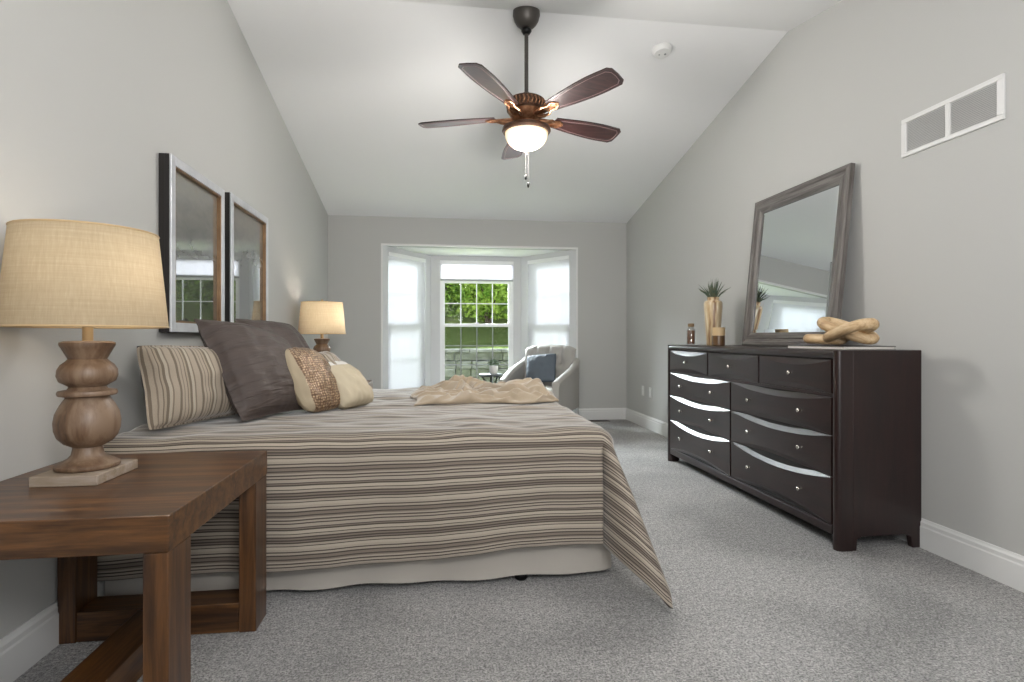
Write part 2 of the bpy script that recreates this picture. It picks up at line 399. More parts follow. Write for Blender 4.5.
# ------------------------------------------------------------------ bay with three windows
L0, L1, R1, R0 = Vector((BL, YB+TH*.0, 0)), Vector((-.089, 7.735, 0)), Vector((1.15, 7.735, 0)), Vector((BR, YB, 0))
m = MB(); m.prism([(BL-.06, YB+TH+.001), (-.189, 7.84), (1.25, 7.84), (BR+.06, YB+TH+.001)], BT+.001, BT+.08)
m.prism([(BL-.2, YB+TH+.001), (-.2, 7.9), (1.26, 7.9), (BR+.2, YB+TH+.001)], BT+.081, BT+.14)
struct(m.build('ceiling_bay', M['ceiling']))
m = MB(); m.box(BL-.022, BL, YB-.006, YB+.03, 0, BT+.022); m.box(BR, BR+.022, YB-.006, YB+.03, 0, BT+.022); m.box(BL, BR, YB-.006, YB+.03, BT-.001, BT+.022)
struct(m.build('trim_1', M['trim']), 'white trim around the bay opening')
WZ0, WZ1 = .32, 2.10
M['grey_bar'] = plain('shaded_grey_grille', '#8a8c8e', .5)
def bay_side(k, A, B, s0, s1, blind_drop, wname):
    d = (B-A); Lh = d.length; ang = math.atan2(d.y, d.x)
    wall = empty('wall_bay', A, ang) if False else None
    T = .1
    m = MB(); a0, a1 = s0*Lh, s1*Lh
    m.box(0, a0, 0, T, 0, BT); m.box(a1, Lh, 0, T, 0, BT); m.box(a0, a1, 0, T, 0, WZ0); m.box(a0, a1, 0, T, WZ1, BT)
    w = m.build('wall_bay_'+('left', 'centre', 'right')[k], M['bay'], loc=A); w.rotation_euler.z = ang; struct(w)
    # base moulding of this side
    r = empty('window_%d' % (k+1), A, ang); struct(r, 'white double-hung bay window')
    m = MB()
    c = .026  # inner frame lining
    for b in ((a0, a0+c, .02, T, WZ0, WZ1), (a1-c, a1, .02, T, WZ0, WZ1), (a0+c, a1-c, .02, T, WZ1-c, WZ1), (a0+c, a1-c, .0, T, WZ0, WZ0+c)): m.box(*b)
    m.build('window_frame', M['vinyl'], r, bevel=.002)
    b0, b1, zt, zb = a0+c, a1-c, WZ1-c, WZ0+c; zm = 1.215
    if k == 1:
        m = MB(); m.box(b0, b1, .03, .09, 1.842, 1.87); m.build('frame_header', M['vinyl'], r, bevel=.002); zt = 1.84
    def sash(nm, z0, z1, y, gl, fw=.042, nx=4, nz=2, mat=None, bz=None):
        m = MB()
        for b in ((b0, b0+fw, y, y+.03, z0, z1), (b1-fw, b1, y, y+.03, z0, z1), (b0+fw, b1-fw, y, y+.03, z0, z0+(bz or fw)), (b0+fw, b1-fw, y, y+.03, z1-fw, z1)): m.box(*b)
        s = m.build(nm, M['vinyl'], r, bevel=.002)
        g = MB(); gx0, gx1, gz0, gz1 = b0+fw, b1-fw, z0+(bz or fw), z1-fw
        for i in range(1, nx): x = gx0+(gx1-gx0)*i/nx; g.box(x-.007, x+.007, y+.012, y+.02, gz0, gz1)
        for i in range(1, nz): z = gz0+(gz1-gz0)*i/nz; g.box(gx0, gx1, y+.0125, y+.0195, z-.007, z+.007)
        g.build('muntin_grid', mat or M['vinyl'], s)
        p = MB(); p.box(gx0, gx1, y+.0145, y+.0175, gz0, gz1); p.build('glass_pane', M['glass'], s)
        if gl and k == 1:
            p = MB(); p.box(gx0, gx1, y+.04, y+.0405, gz0, gz1); p.build('insect_screen', M['screen'], s)
    sash('upper_sash', zm-.02, zt, .062, False)
    sash('lower_sash', zb, zm+.022, .03, True, bz=.06, nz=3 if k == 1 else 2, mat=M['grey_bar'] if k == 1 else None)
    m = MB(); zc_ = zm+.023; xm = (b0+b1)/2; m.box(xm-.03, xm+.03, .035, .058, zc_, zc_+.012); m.box(xm-.008, xm+.02, .03, .05, zc_+.012, zc_+.02)
    m.build('sash_lock', M['vinyl'], r)
    # shade
    sh = empty(['cellular_shade']*3 and 'cellular_shade', A, ang)
    m = MB(); m.box(a0+.003, a1-.003, -.014, .018, WZ1-.05, WZ1-.001); m.build('headrail', M['vinyl'], sh, bevel=.003)
    zb_ = WZ1-.05-blind_drop; m = MB(); m.box(a0+.006, a1-.006, -.01, .014, zb_-.022, zb_); m.build('bottom_rail', M['plastic'] if k != 1 else M['register_grey'], sh, bevel=.003)
    n = max(4, int(blind_drop/.0095)); 
    m = MB(); m.grid(3, n*2+1, lambda u, v: (a0+.006+(a1-a0-.012)*u, (.002 + (.008 if round(v*n*2) % 2 else -.004)), WZ1-.05-blind_drop*v))
    m.build('pleated_fabric', M['blind'], sh)
    return sh
M['register_grey'] = plain('grey_bottom_rail', '#a9abad', .5)
s1 = bay_side(0, L0, L1, .10, .868, 1.70, 'left')
tag(s1, 'white cellular shade fully lowered over the left angled bay window', 'window shade', 'cellular shades in the bay')
s2 = bay_side(1, L1, R1, .098, .918, .205, 'centre')
tag(s2, 'short white cellular shade raised near the top of the centre window', 'window shade', 'cellular shades in the bay')
s3 = bay_side(2, R1, R0, .14, .885, 1.70, 'right')
tag(s3, 'white cellular shade fully lowered over the right angled bay window, behind the armchair', 'window shade', 'cellular shades in the bay')

# ------------------------------------------------------------------ outside
m = MB(); random.seed(3)
YW = 10.6; ZW = .83
for r_ in range(8):
    z1 = ZW-.07-r_*.155; x = -6+random.random()*.4
    while x < 8:
        w = random.choice((.3, .42, .5)); dy = random.uniform(-.02, .02)
        m.box(x+.006, x+w-.006, YW+dy, YW+.3, z1-.149, z1); x += w
o = m.build('retaining_wall', M['stone'], bevel=.012)
m = MB(); x = -6
while x < 8: m.box(x+.004, x+.6-.004, YW-.04, YW+.34, ZW-.07, ZW); x += .6
c_ = m.build('cap_course', M['stone'], o, bevel=.01)
tag(o, 'grey block retaining wall with capstones outside the centre window', 'retaining wall')
m = MB()
def hill(u, v):
    x = -9+20*u; y = YW+.2+9*v; return (x, y, ZW-.08+ (v*9)*.30 + .12*fbm(x, y, 0, .7))
m.grid(60, 40, hill)
hl = m.build('grass_slope', M['grass'], smooth=True); hl['kind'] = 'structure'; hl['label'] = 'grassy slope above the retaining wall'
m = MB(); m.box(-9, 11, 7.86, YW+.1, -.6, -.4); g_ = m.build('ground_outside', M['grass']); g_['kind'] = 'structure'
def bush(x, y, z, rx, rz, mat, n, label, seed, name='leafy_shrub', trunk=True):
    random.seed(seed); root = empty(name, (x, y, z))
    m = MB()
    for i in range(n):
        while True:
            p = Vector((random.uniform(-1, 1), random.uniform(-1, 1), random.uniform(-1, 1)))
            if .25 < p.length < 1: break
        k = 1+.25*fbm(p.x+seed, p.y, p.z, 2.2)
        c = Vector((p.x*rx*k, p.y*rx*k, rz+.1+p.z*rz*k)); s = random.uniform(.035, .075)
        a = Vector((random.gauss(0, 1), random.gauss(0, 1), random.gauss(0, .6))).normalized(); b = a.cross(Vector((random.gauss(0, 1), random.gauss(0, 1), random.gauss(0, 1)))).normalized()
        m.add([c-a*s, c+b*s*.45, c+a*s, c-b*s*.45], [(0, 1, 2, 3)])
    m.build('foliage', mat, root)
    m = MB()
    for i in range(6):
        a = i*1.05+seed; e = Vector((math.cos(a)*rx*.6, math.sin(a)*rx*.6, rz*(1.2+.3*math.sin(i*2))))
        m.tube([(0, 0, -.15), (e.x*.25, e.y*.25, e.z*.45), e], [.035, .025, .008], 6)
    m.build('branches', M['bark'], root)
    tag(root, label, 'shrub' if name == 'leafy_shrub' else 'tree', 'greenery on the slope outside')
bs = [(-1.6, 13.2, 1.0, 1.6, 'fol1'), (.05, 13.0, .95, 1.5, 'fol2'), (1.15, 12.7, .85, 1.3, 'fol1'), (2.3, 13.3, 1.0, 1.6, 'fol2'), (4.0, 13.6, 1.3, 1.9, 'fol1'), (.6, 15.2, 1.5, 2.2, 'fol2'), (-1.4, 15.8, 1.6, 2.3, 'fol1'), (2.9, 15.8, 1.7, 2.3, 'fol1')]
lb = ['light green leafy shrub, outermost on the left of the grassy slope', 'deeper green shrub seen through the left half of the centre window', 'bright yellow-green shrub seen through the right half of the centre window', 'deeper green shrub just right of the bright one on the slope', 'wide bright green shrub, outermost on the right of the slope', 'tall deep green tree behind the shrubs, middle of the centre window', 'tall bright green tree behind the shrubs, left', 'tall bright green tree behind the shrubs, right']
for i, (x, y, rx, rz, mt) in enumerate(bs):
    bush(x, y, ZW-.08+(y-YW-.2)*.3, rx, rz*.62, M[mt], 5200 if i < 5 else 5000, lb[i], i+1, 'leafy_shrub' if i < 5 else 'leafy_tree')

# ------------------------------------------------------------------ ceiling fan
fan = empty('ceiling_fan', (.572, 3.6, ZR)); tag(fan, 'bronze ceiling fan with five dark wood blades and a lit glass bowl', 'ceiling fan')
m = MB(); m.lathe([(.086, .01), (.088, -.03), (.084, -.042), (.08, -.06), (.066, -.085), (.046, -.105), (.03, -.112)], n=32); m.build('canopy', M['dark_bronze'], fan, True, angle=40)
m = MB(); m.lathe([(.030, -.118), (.034, -.13), (.022, -.15), (.012, -.152)], n=20); m.build('canopy_collar', M['black_metal'], fan, True)
m = MB(); m.lathe([(.013, -.15), (.013, -.55)], n=14); m.build('downrod', M['dark_bronze'], fan, True, angle=40)
ZM = -.53
m = MB(); m.lathe([(.02, ZM), (.035, ZM-.01), (.04, ZM-.035), (.1, ZM-.04), (.118, ZM-.052), (.12, ZM-.065), (.122, ZM-.11), (.128, ZM-.12), (.12, ZM-.13)], n=40)
mh = m.build('motor_housing', M['bronze'], fan, True, angle=35)
m = MB()
for k in range(30):
    a = 2*PI*k/30; R_ = Matrix.Rotation(a, 4, 'Z'); m.tube([R_ @ Vector((.121, 0, ZM-.06)), R_ @ Vector((.126, .008, ZM-.085)), R_ @ Vector((.124, 0, ZM-.112))], .005, 6)
m.build('ornament_band', M['copper'], mh, True)
m = MB(); m.lathe([(.118, ZM-.13), (.108, ZM-.15), (.085, ZM-.175), (.07, ZM-.19), (.075, ZM-.205), (.06, ZM-.215)], n=32); m.build('switch_housing', M['copper'], fan, True, angle=40)
m = MB(); m.lathe([(.06, ZM-.212), (.12, ZM-.216), (.155, ZM-.232), (.158, ZM-.25), (.15, ZM-.262), (.14, ZM-.262), (.138, ZM-.25), (.06, ZM-.225)], n=48); m.build('light_fitter', M['bronze'], fan, True, angle=35)
m = MB(); zz = ZM-.262
m.lathe([(.139*math.cos(t)**.8 if t < 1.55 else .0001, zz-.105*math.sin(t)) for t in [i*PI/2/14 for i in range(15)]], n=48)
bowl = m.build('glass_bowl', M['bowl'], fan, True)
for dy in (-.085, .085):
    fl = bpy.data.lights.new('fan_bulb_light', 'POINT'); fl.energy = 38; fl.color = (1, .965, .92); fl.shadow_soft_size = .11
    flo = bpy.data.objects.new('fan_bulb_light', fl); C.objects.link(flo); flo.location = (.572, 3.6+dy, ZR+zz-.165)
m = MB(); m.lathe([(.03, zz-.10), (.026, zz-.108), (.012, zz-.118), (.006, zz-.132), (.0001, zz-.138)], n=20); m.build('finial', M['copper'], fan, True)
for dx, ln in ((-.004, .175), (.012, .225)):
    m = MB(); m.tube([(dx, 0, zz-.125), (dx, 0, zz-.125-ln+.03)], .0015, 6); ch = m.build('pull_chain', M['black_side'], fan)
    m = MB(); m.lathe([(.002, 0), (.007, -.006), (.0075, -.025), (.003, -.036)], (dx, 0, zz-.125-ln+.032), 12); m.build('chain_fob', M['black_metal'], ch, True)
def blade_outline(n=10, inset=0.0):
    r0, r1 = .205+inset, .718-inset
    up = []
    for i in range(n+1):
        t = i/n; w = (.048+.036*math.sin(min(1, t*1.25)*PI/2) - .006*max(0, t-.75)*4) - inset
        up.append((r0+(r1-r0-.028)*t, w))
    pts = [(x, w) for x, w in up] + [(r1-.004, up[-1][1]-.022), (r1, 0), (r1-.004, -(up[-1][1]-.022))] + [(x, -w) for x, w in reversed(up)]
    return pts
def make_blade(ang):
    R_ = Matrix.Translation((0, 0, ZM-.155)) @ Matrix.Rotation(-.062, 4, 'X') @ Matrix.Rotation(ang, 4, 'Z') @ Matrix.Rotation(math.radians(-13), 4, 'X')
    m = MB(); m.prism(blade_outline(), -.004, .004, mat=R_)
    ins = blade_outline(10, .018); 
    m.tube([R_ @ Vector((x, y, -.0045)) for x, y in ins], .0022, 6, mi=1, closed=True)
    b = m.build('blade', [M['blade'], M['blade_edge']], fan)
    m = MB()
    for sy in (-1, 1):
        m.tube([R_ @ Vector(p) for p in ((.09, sy*.012, -.02), (.13, sy*.03, -.028), (.17, sy*.038, -.02), (.2, sy*.02, -.012), (.235, sy*.03, -.009), (.265, sy*.012, -.008))], [.011, .011, .009, .008, .007, .004], 8)
    m.prism([(.085, -.02), (.2, -.028), (.255, -.022), (.275, 0), (.255, .022), (.2, .028), (.085, .02)], -.011, -.005, mat=R_)
    for px, py in ((.225, .015), (.225, -.015), (.258, 0)): m.lathe([(.006, -.015), (.006, -.008)], (px, py, 0), 8, mat=R_)
    m.build('blade_bracket', M['copper'], b, True, angle=40)
for k in range(5): make_blade(math.radians(18.7+72*k))
# ------------------------------------------------------------------ smoke detector, vents, outlets
sd = empty('smoke_detector', (1.596, 3.851, zc(3.851)-.001)); sd.rotation_euler.x = -math.atan(.1955)
tag(sd, 'round white smoke detector on the ceiling right of the fan', 'smoke detector')
m = MB(); m.lathe([(.07, 0), (.072, -.012), (.066, -.018), (.062, -.03), (.055, -.038), (.0001, -.04)], n=36); m.build('detector_body', M['plastic'], sd, True, angle=35)
m = MB(); m.lathe([(.008, -.039), (.008, -.042)], (.02, 0, 0), 12); m.build('test_button', M['slot'], sd)
m = MB(); m.lathe([(.005, -.039), (.005, -.042)], (-.02, .01, 0), 12); m.build('indicator_light', M['slot'], sd)
vt = empty('return_air_vent', (XR, 2.365, 2.08)); tag(vt, 'white two-panel return air grille high on the right wall', 'air vent')
m = MB(); Yh, Zh = .267, .098
for b in ((-.012, 0, -Yh, Yh, -Zh, -Zh+.022), (-.012, 0, -Yh, Yh, Zh-.022, Zh), (-.012, 0, -Yh, -Yh+.03, -Zh+.022, Zh-.022), (-.012, 0, Yh-.03, Yh, -Zh+.022, Zh-.022), (-.012, 0, -.012, .012, -Zh+.022, Zh-.022)): m.box(*b)
m.build('grille_frame', M['plastic'], vt, bevel=.002)
m = MB()
for y0, y1 in ((-Yh+.03, -.012), (.012, Yh-.03)):
    nz = 19
    for i in range(nz):
        z = -Zh+.026+i*(2*Zh-.052)/(nz-1); m.add([(-.009, y0, z-.0045), (-.009, y1, z-.0045), (-.002, y1, z+.003), (-.002, y0, z+.003), (-.007, y0, z-.005), (-.007, y1, z-.005)], [(0, 1, 2, 3), (4, 5, 2, 3)])
m.build('louvre_slats', M['plastic'], vt)
m = MB(); m.box(-.0015, -.0005, -Yh+.01, Yh-.01, -Zh+.01, Zh-.01); m.build('vent_opening', plain('pale_grille_backing', '#aeb0b1', .8), vt)
for y, lab in ((6.36, 'white wall outlet plate low on the right wall, nearest the far corner'), (6.13, 'white wall outlet plate low on the right wall, nearest the dresser')):
    ot = empty('electrical_outlet', (XR, y, .42)); tag(ot, lab, 'outlet', 'outlets by the far corner')
    m = MB(); m.box(-.006, 0, -.036, .036, -.058, .058); m.build('cover_plate', M['plastic'], ot, bevel=.003)
    m = MB()
    for dz in (-.022, .022): m.box(-.0085, -.0055, -.016, .016, dz-.014, dz+.014)
    m.build('receptacle', M['trim'], ot, bevel=.003)
fr = empty('floor_register', (1.98, 6.84, 0)); tag(fr, 'dark metal floor register in the carpet beside the bay', 'floor vent')
m = MB(); m.box(-.16, .16, -.055, .055, 0, .006); m.build('register_plate', M['register'], fr, bevel=.002)
m = MB()
for i in range(14): m.box(-.14+i*.02, -.132+i*.02, -.04, .04, .006, .0075)
m.build('register_slots', M['dark_gap'], fr)

# ------------------------------------------------------------------ nightstands
def make_nightstand(loc):
    r = empty('nightstand', loc)
    x0, x1, y0, y1, zt = -.325, .325, -.394, .394, .622
    lw, ld = .058, .127
    m = MB(); m.box(x0, x1, y0, y1, zt-.09, zt); m.build('tabletop', M['table_wood'], r, bevel=.003)
    for sx in (-1, 1):
        for sy in (-1, 1):
            a, b = (x1-lw-.002, x1-.002) if sx > 0 else (x0+.002, x0+lw+.002)
            c, d = (y1-ld-.002, y1-.002) if sy > 0 else (y0+.002, y0+ld+.002)
            m = MB(); m.box(a, b, c, d, 0, zt-.091); m.build('leg', M['table_wood_z'], r, bevel=.003)
    for sy in (-1, 1):
        c, d = (y1-ld, y1-.004) if sy > 0 else (y0+.004, y0+ld)
        m = MB(); m.box(x0+lw+.003, x1-lw-.003, c, d, .002, .105); m.build('stretcher', M['table_wood'], r, bevel=.003)
    m = MB(); m.box(-.065, .06, y0+ld+.003, y1-ld-.003, .003, .104); m.build('centre_stretcher', M['table_wood_y'], r, bevel=.003)
    return r
ns = make_nightstand((-.965, 1.84, 0)); tag(ns, 'brown wooden nightstand with thick apron, nearest the camera', 'nightstand', 'nightstands beside the bed')
n2 = copy_tree(ns); n2.location = (-.965, 5.36, 0); tag(n2, 'brown wooden nightstand on the far side of the bed', 'nightstand', 'nightstands beside the bed')

# ------------------------------------------------------------------ lamps
def make_lamp(loc, rz=0):
    r = empty('table_lamp', loc, rz)
    m = MB(); m.box(-.092, .088, -.112, .112, 0, .03); m.build('plinth', M['lamp_wood_pale'], r, bevel=.003)
    pr = [(.06, .0305), (.09, .031), (.095, .036), (.094, .044), (.083, .052), (.06, .062), (.05, .072), (.046, .088), (.045, .095),
          (.055, .100), (.072, .108), (.09, .125), (.099, .148), (.101, .172), (.096, .198), (.083, .222), (.07, .24), (.066, .247), (.088, .252), (.091, .259), (.088, .266), (.062, .27),
          (.056, .278), (.066, .284), (.085, .294), (.092, .312), (.09, .33), (.08, .345), (.066, .355), (.058, .362), (.066, .375), (.078, .395), (.084, .404), (.084, .412), (.07, .416), (.02, .417)]
    pr = [(r_*.84 if z_ > .045 else r_*.88, z_) for r_, z_ in pr]
    m = MB(); m.lathe(pr, n=44); m.build('turned_body', M['lamp_wood'], r, True, angle=50)
    m = MB(); m.lathe([(.014, .416), (.014, .50), (.02, .505), (.02, .55), (.01, .556)], n=20); m.build('lamp_neck', M['wax'], r, True, angle=40)
    z0, z1, r0, r1 = .457, .752, .212, .184
    m = MB()
    m.lathe([(r0, z0), (r1, z1)], n=64); me = m
    m.f = [f for f in m.f if len(f) == 4]; m.mi = m.mi[:len(m.f)]
    sh = m.build('lamp_shade', M['shade'], r, True)
    m = MB()
    for rr, z in ((r0, z0+.003), (r1, z1-.003)): m = MB(); m.tube([(rr*math.cos(a), rr*math.sin(a), z) for a in [2*PI*i/64 for i in range(64)]], .003, 6, closed=True); m.build('shade_trim', M['wax'], sh, True)
    m = MB()
    for k in range(3): a = k*2.094; m.tube([(0, 0, z1-.012), (r1*math.cos(a), r1*math.sin(a), z1-.006)], .002, 6)
    m.tube([(0, 0, .55), (0, 0, z1)], .003, 6)
    m.build('harp', M['brass'], r)
    m = MB(); m.lathe([(.004, z1-.006), (.02, z1+.0), (.024, z1+.006), (.012, z1+.012), (.014, z1+.02), (.0001, z1+.028)], n=16); m.build('finial', M['wax'], r, True)
    m = MB(); m.lathe([(.012, .552), (.014, .565), (.03, .6), (.03, .62), (.018, .64), (.0001, .645)], n=16)
    b = m.build('bulb', M['bulb'], r, True)
    return r
tb = NT('lit_bulb'); tb.set(Base_Color=lin('#fff0d8')); tb.b.inputs['Emission Color'].default_value = lin('#ffe2b8'); tb.b.inputs['Emission Strength'].default_value = 6; M['bulb'] = tb.m
def lamp_light(loc, power):
    for dz, pw in ((.59, power),):
        d = bpy.data.lights.new('lamp_bulb_light', 'POINT'); d.energy = pw; d.color = (1, .92, .81); d.shadow_soft_size = .035
        o = bpy.data.objects.new('lamp_bulb_light', d); C.objects.link(o); o.location = (loc[0]+.045, loc[1], loc[2]+dz+.03)
la = make_lamp((-1.060, 1.873, .622)); tag(la, 'large turned wood lamp with burlap drum shade, nearest the camera', 'table lamp', 'turned wood bedside lamps')
lb_ = copy_tree(la); lb_.location = (-1.06, 5.386, .622); tag(lb_, 'lit turned wood lamp with drum shade beyond the pillows', 'table lamp', 'turned wood bedside lamps')
lamp_light((-1.066, 1.873, .622), 3.2); lamp_light((-1.06, 5.386, .622), 8.5)

# ------------------------------------------------------------------ framed prints
def framed(y0, y1, z0, z1, label, seed):
    r = empty('framed_print', (XL+.001, (y0+y1)/2, (z0+z1)/2)); tag(r, label, 'framed picture', 'framed prints above the bed')
    hy, hz = (y1-y0)/2, (z1-z0)/2; D = .052; fw = .045
    m = MB()
    m.box(0, D-.0265, -hy, hy, -hz, hz, 0)
    for q in ((D-.026, D-.006, -hy, -hy+.012, -hz, hz), (D-.026, D-.006, hy-.012, hy, -hz, hz), (D-.026, D-.006, -hy+.012, hy-.012, -hz, -hz+.012), (D-.026, D-.006, -hy+.012, hy-.012, hz-.012, hz)): m.box(*q)
    m.build('frame_back', M['black_side'], r)
    def ring(nm, mat, o_, i_, x0, x1):
        m = MB(); a, b = hy-o_, hz-o_; c, d = hy-i_, hz-i_
        for q in ((x0, x1, -a, -c, -b, b), (x0, x1, c, a, -b, b), (x0, x1, -c, c, -b, -d), (x0, x1, -c, c, d, b)): m.box(*q)
        return m.build(nm, mat, r, bevel=.002)
    ring('outer_frame', M['silver'], .0, fw, D-.0059, D+.004)
    ring('gold_fillet', M['gold'], fw+.0005, fw+.010, D-.026, D+.001)
    m = MB(); m.box(D-.026, D-.020, -hy+fw+.0105, hy-fw-.0105, -hz+fw+.0105, hz-fw-.0105); m.build('print_under_glass', M['art'], r)
framed(2.83, 3.50, 1.075, 1.915, 'silver and gold framed print, left of the two above the bed', 0)
framed(3.605, 4.36, 1.085, 1.93, 'silver and gold framed print, right of the two, nearer the far lamp', 1)

# ------------------------------------------------------------------ bed
bed = empty('bed', (-.25, 3.36, 0)); tag(bed, 'king bed with ivory bed skirt under the striped comforter', 'bed')
def rb(m, x0, x1, y0, y1, z0, z1): m.box(x0+.25, x1+.25, y0-3.36, y1-3.36, z0, z1)
m = MB(); rb(m, -1.27, .70, 2.41, 4.31, .36, .62); m.build('mattress', M['mattress'], bed, bevel=.05)
m = MB(); rb(m, -1.27, .72, 2.42, 4.30, .13, .355); m.build('box_spring', M['mattress'], bed, bevel=.02)
for lx, ly in ((-1.1, 2.5), (.36, 2.415), (.66, 4.2), (-1.1, 4.2)):
    m = MB(); m.lathe([(.022, 0), (.03, .01), (.03, .03), (.018, .04), (.018, .13)], (lx+.25, ly-3.36, 0), 14); m.build('bed_leg', M['black_metal'], bed, True)
m = MB()
path = [(-1.275, 2.36), (.70, 2.375), (.735, 2.385), (.757, 2.41), (.765, 2.45), (.765, 4.27), (.757, 4.31), (.73, 4.34), (-1.275, 4.35)]
pts = []
for i in range(len(path)-1):
    a, b = Vector(path[i]), Vector(path[i+1]); n = max(2, int((b-a).length/.03))
    for k in range(n): pts.append(a.lerp(b, k/n))
pts.append(Vector(path[-1]))
def skirt(u, v):
    i = min(len(pts)-1, int(round(u*(len(pts)-1)))); p = pts[i]
    w = .012*v*math.sin(i*.55)+.01*v*fbm(i*.12, v*2, 3)
    q = Vector((-.25, 3.36)); dr = (p-q).normalized()
    return (p.x+.25+dr.x*w, p.y-3.36+dr.y*w, .38-(.36-.012*fbm(i*.1, 0, 0)-.01)*v)
m.grid(len(pts), 12, skirt); m.build('bed_skirt', M['skirt'], bed, True)

# comforter
xs, yn, yf, Rr, OV = .69, 2.365, 4.34, .06, .51
def wr(p, q):
    return .012*fbm(p, q, 1, 3.0)+.007*fbm(p+.3*q, q*2.2, 5, 5)+.010*abs(fbm(p*1.3+.5*q, q*3, 9, 2.2))
def drape(d, R):
    if d < R*PI/2: a = d/R; return R*math.sin(a), -R*(1-math.cos(a))
    return R, -R-(d-R*PI/2)
def comf(p, q):
    dp = max(0, p-xs); dq = max(0, yn-q); df = max(0, q-yf); zt = .656
    x, y = min(p, xs), min(max(q, yn), yf)
    if dp == 0 and dq == 0 and df == 0:
        e = min(1, min(q-yn, yf-q, xs-p)/.25+.15); cx = (p+1.27)
        return Vector((x, y, zt+.006*e+wr(p, q)*1.2))
    if dp == 0 or (dq == 0 and df == 0):
        d = max(dp, dq, df); h, z = drape(d, Rr)
        t = min(1, d/.3)
        al = p if dp == 0 else q
        fl = t*(.014*math.sin(al*9+.6)+.018*fbm(al, d, 2, 2.3)+.008*fbm(al*4, d*3, 4, 2)) + t*.015
        # left end near the nightstand hangs longer
        if dp == 0: sm = max(0, min(1, (.32-al)/.5)); z2 = z*(1+.02*(.6-al)/1.9+.07*sm*sm*(3-2*sm))
        else: z2 = z
        off = h+fl
        v = Vector((x, y, zt+z2+wr(p, q)*(1-t)))
        if dq > 0: v.y -= off
        elif df > 0: v.y += off
        else: v.x += off
        return v
    dn = dq if dq > 0 else df; sg = -1 if dq > 0 else 1
    rho = math.hypot(dp, dn); phi = math.atan2(dn, dp)/(PI/2)   # 0 foot side, 1 long side
    h, z = drape(rho, Rr)
    t = min(1, rho/.3)
    # direction swings from the foot side to the long side, the cone leaving the corner towards the room
    pk = math.exp(-((phi-.5)/.24)**2); vl = math.exp(-((phi-.86)/.07)**2)
    th = -90*min(1, (phi/.5)**.8)*.711 if phi < .5 else -64-26*((phi-.5)/.5)**.7
    th = math.radians(th)
    D = Vector((math.cos(th), math.sin(th)*(-sg)))
    fall = max(0, rho-.08)
    off = h + .52*fall*pk - .09*vl*t*(1 if rho > .1 else 0) + t*.018
    zz_ = z*(1-.10*pk)
    return Vector((x+D.x*off, y+D.y*off, max(.012, zt+zz_+wr(p, q)*(1-t)*.5)))
p0, p1, q0, q1 = -1.275, xs+OV+.0, yn-OV, yf+OV
NU, NV = 200, 230
m = MB(); m.grid(NU, NV, lambda u, v: comf(p0+(p1-p0)*u, q0+(q1-q0)*v), uvfn=lambda u, v: (p0+(p1-p0)*u, q0+(q1-q0)*v))
co = m.build('comforter', M['comforter'], None, True, solid=.012)
tag(co, 'striped beige and taupe comforter draped over the bed', 'comforter')

# throw blanket
m = MB()
tx0, tx1, ty0, ty1 = -.14, .69, 3.24, 4.10
def throw(u, v):
    x = tx0+(tx1-tx0)*u; y = ty0+(ty1-ty0)*v
    e = min(u, 1-u, v, 1-v); edge = max(0, min(1, e/.09))
    n1, n2, n3 = fbm(u, v, 3, 2.3), fbm(u, v, 17, 2.1), fbm(u, v, 29, 1.7)
    r1 = abs(math.sin(PI*(3.9*(v+.40*u)+2.0*n1)))**.75; r2 = abs(math.sin(PI*(3.6*(v-.60*u)+2.0*n2+.3)))**.75
    k = min(1, max(0, .5+2.6*n3)); k = k*k*(3-2*k)
    hh = .010+.085*max(r1*k, r2*(1-k))*max(.25, .62+1.1*fbm(u, v, 41, 2.6))+.004*fbm(u, v, 5, 14)+.022*max(0, 1-abs(fbm(u+.3*n1, v*1.5, 51, 6.5))*4.5)
    return (x+.07*fbm(x, y, 11, 2.2), y+.09*fbm(x, y, 12, 2.5)+.02*math.sin(u*14)*(1-edge), .668+hh*edge**.5)
m.grid(180, 160, throw)
tw = m.build('throw_blanket', M['knit'], None, True, solid=.012, subsurf=0)
tag(tw, 'crumpled beige knit throw blanket lying on the far foot of the bed', 'blanket')

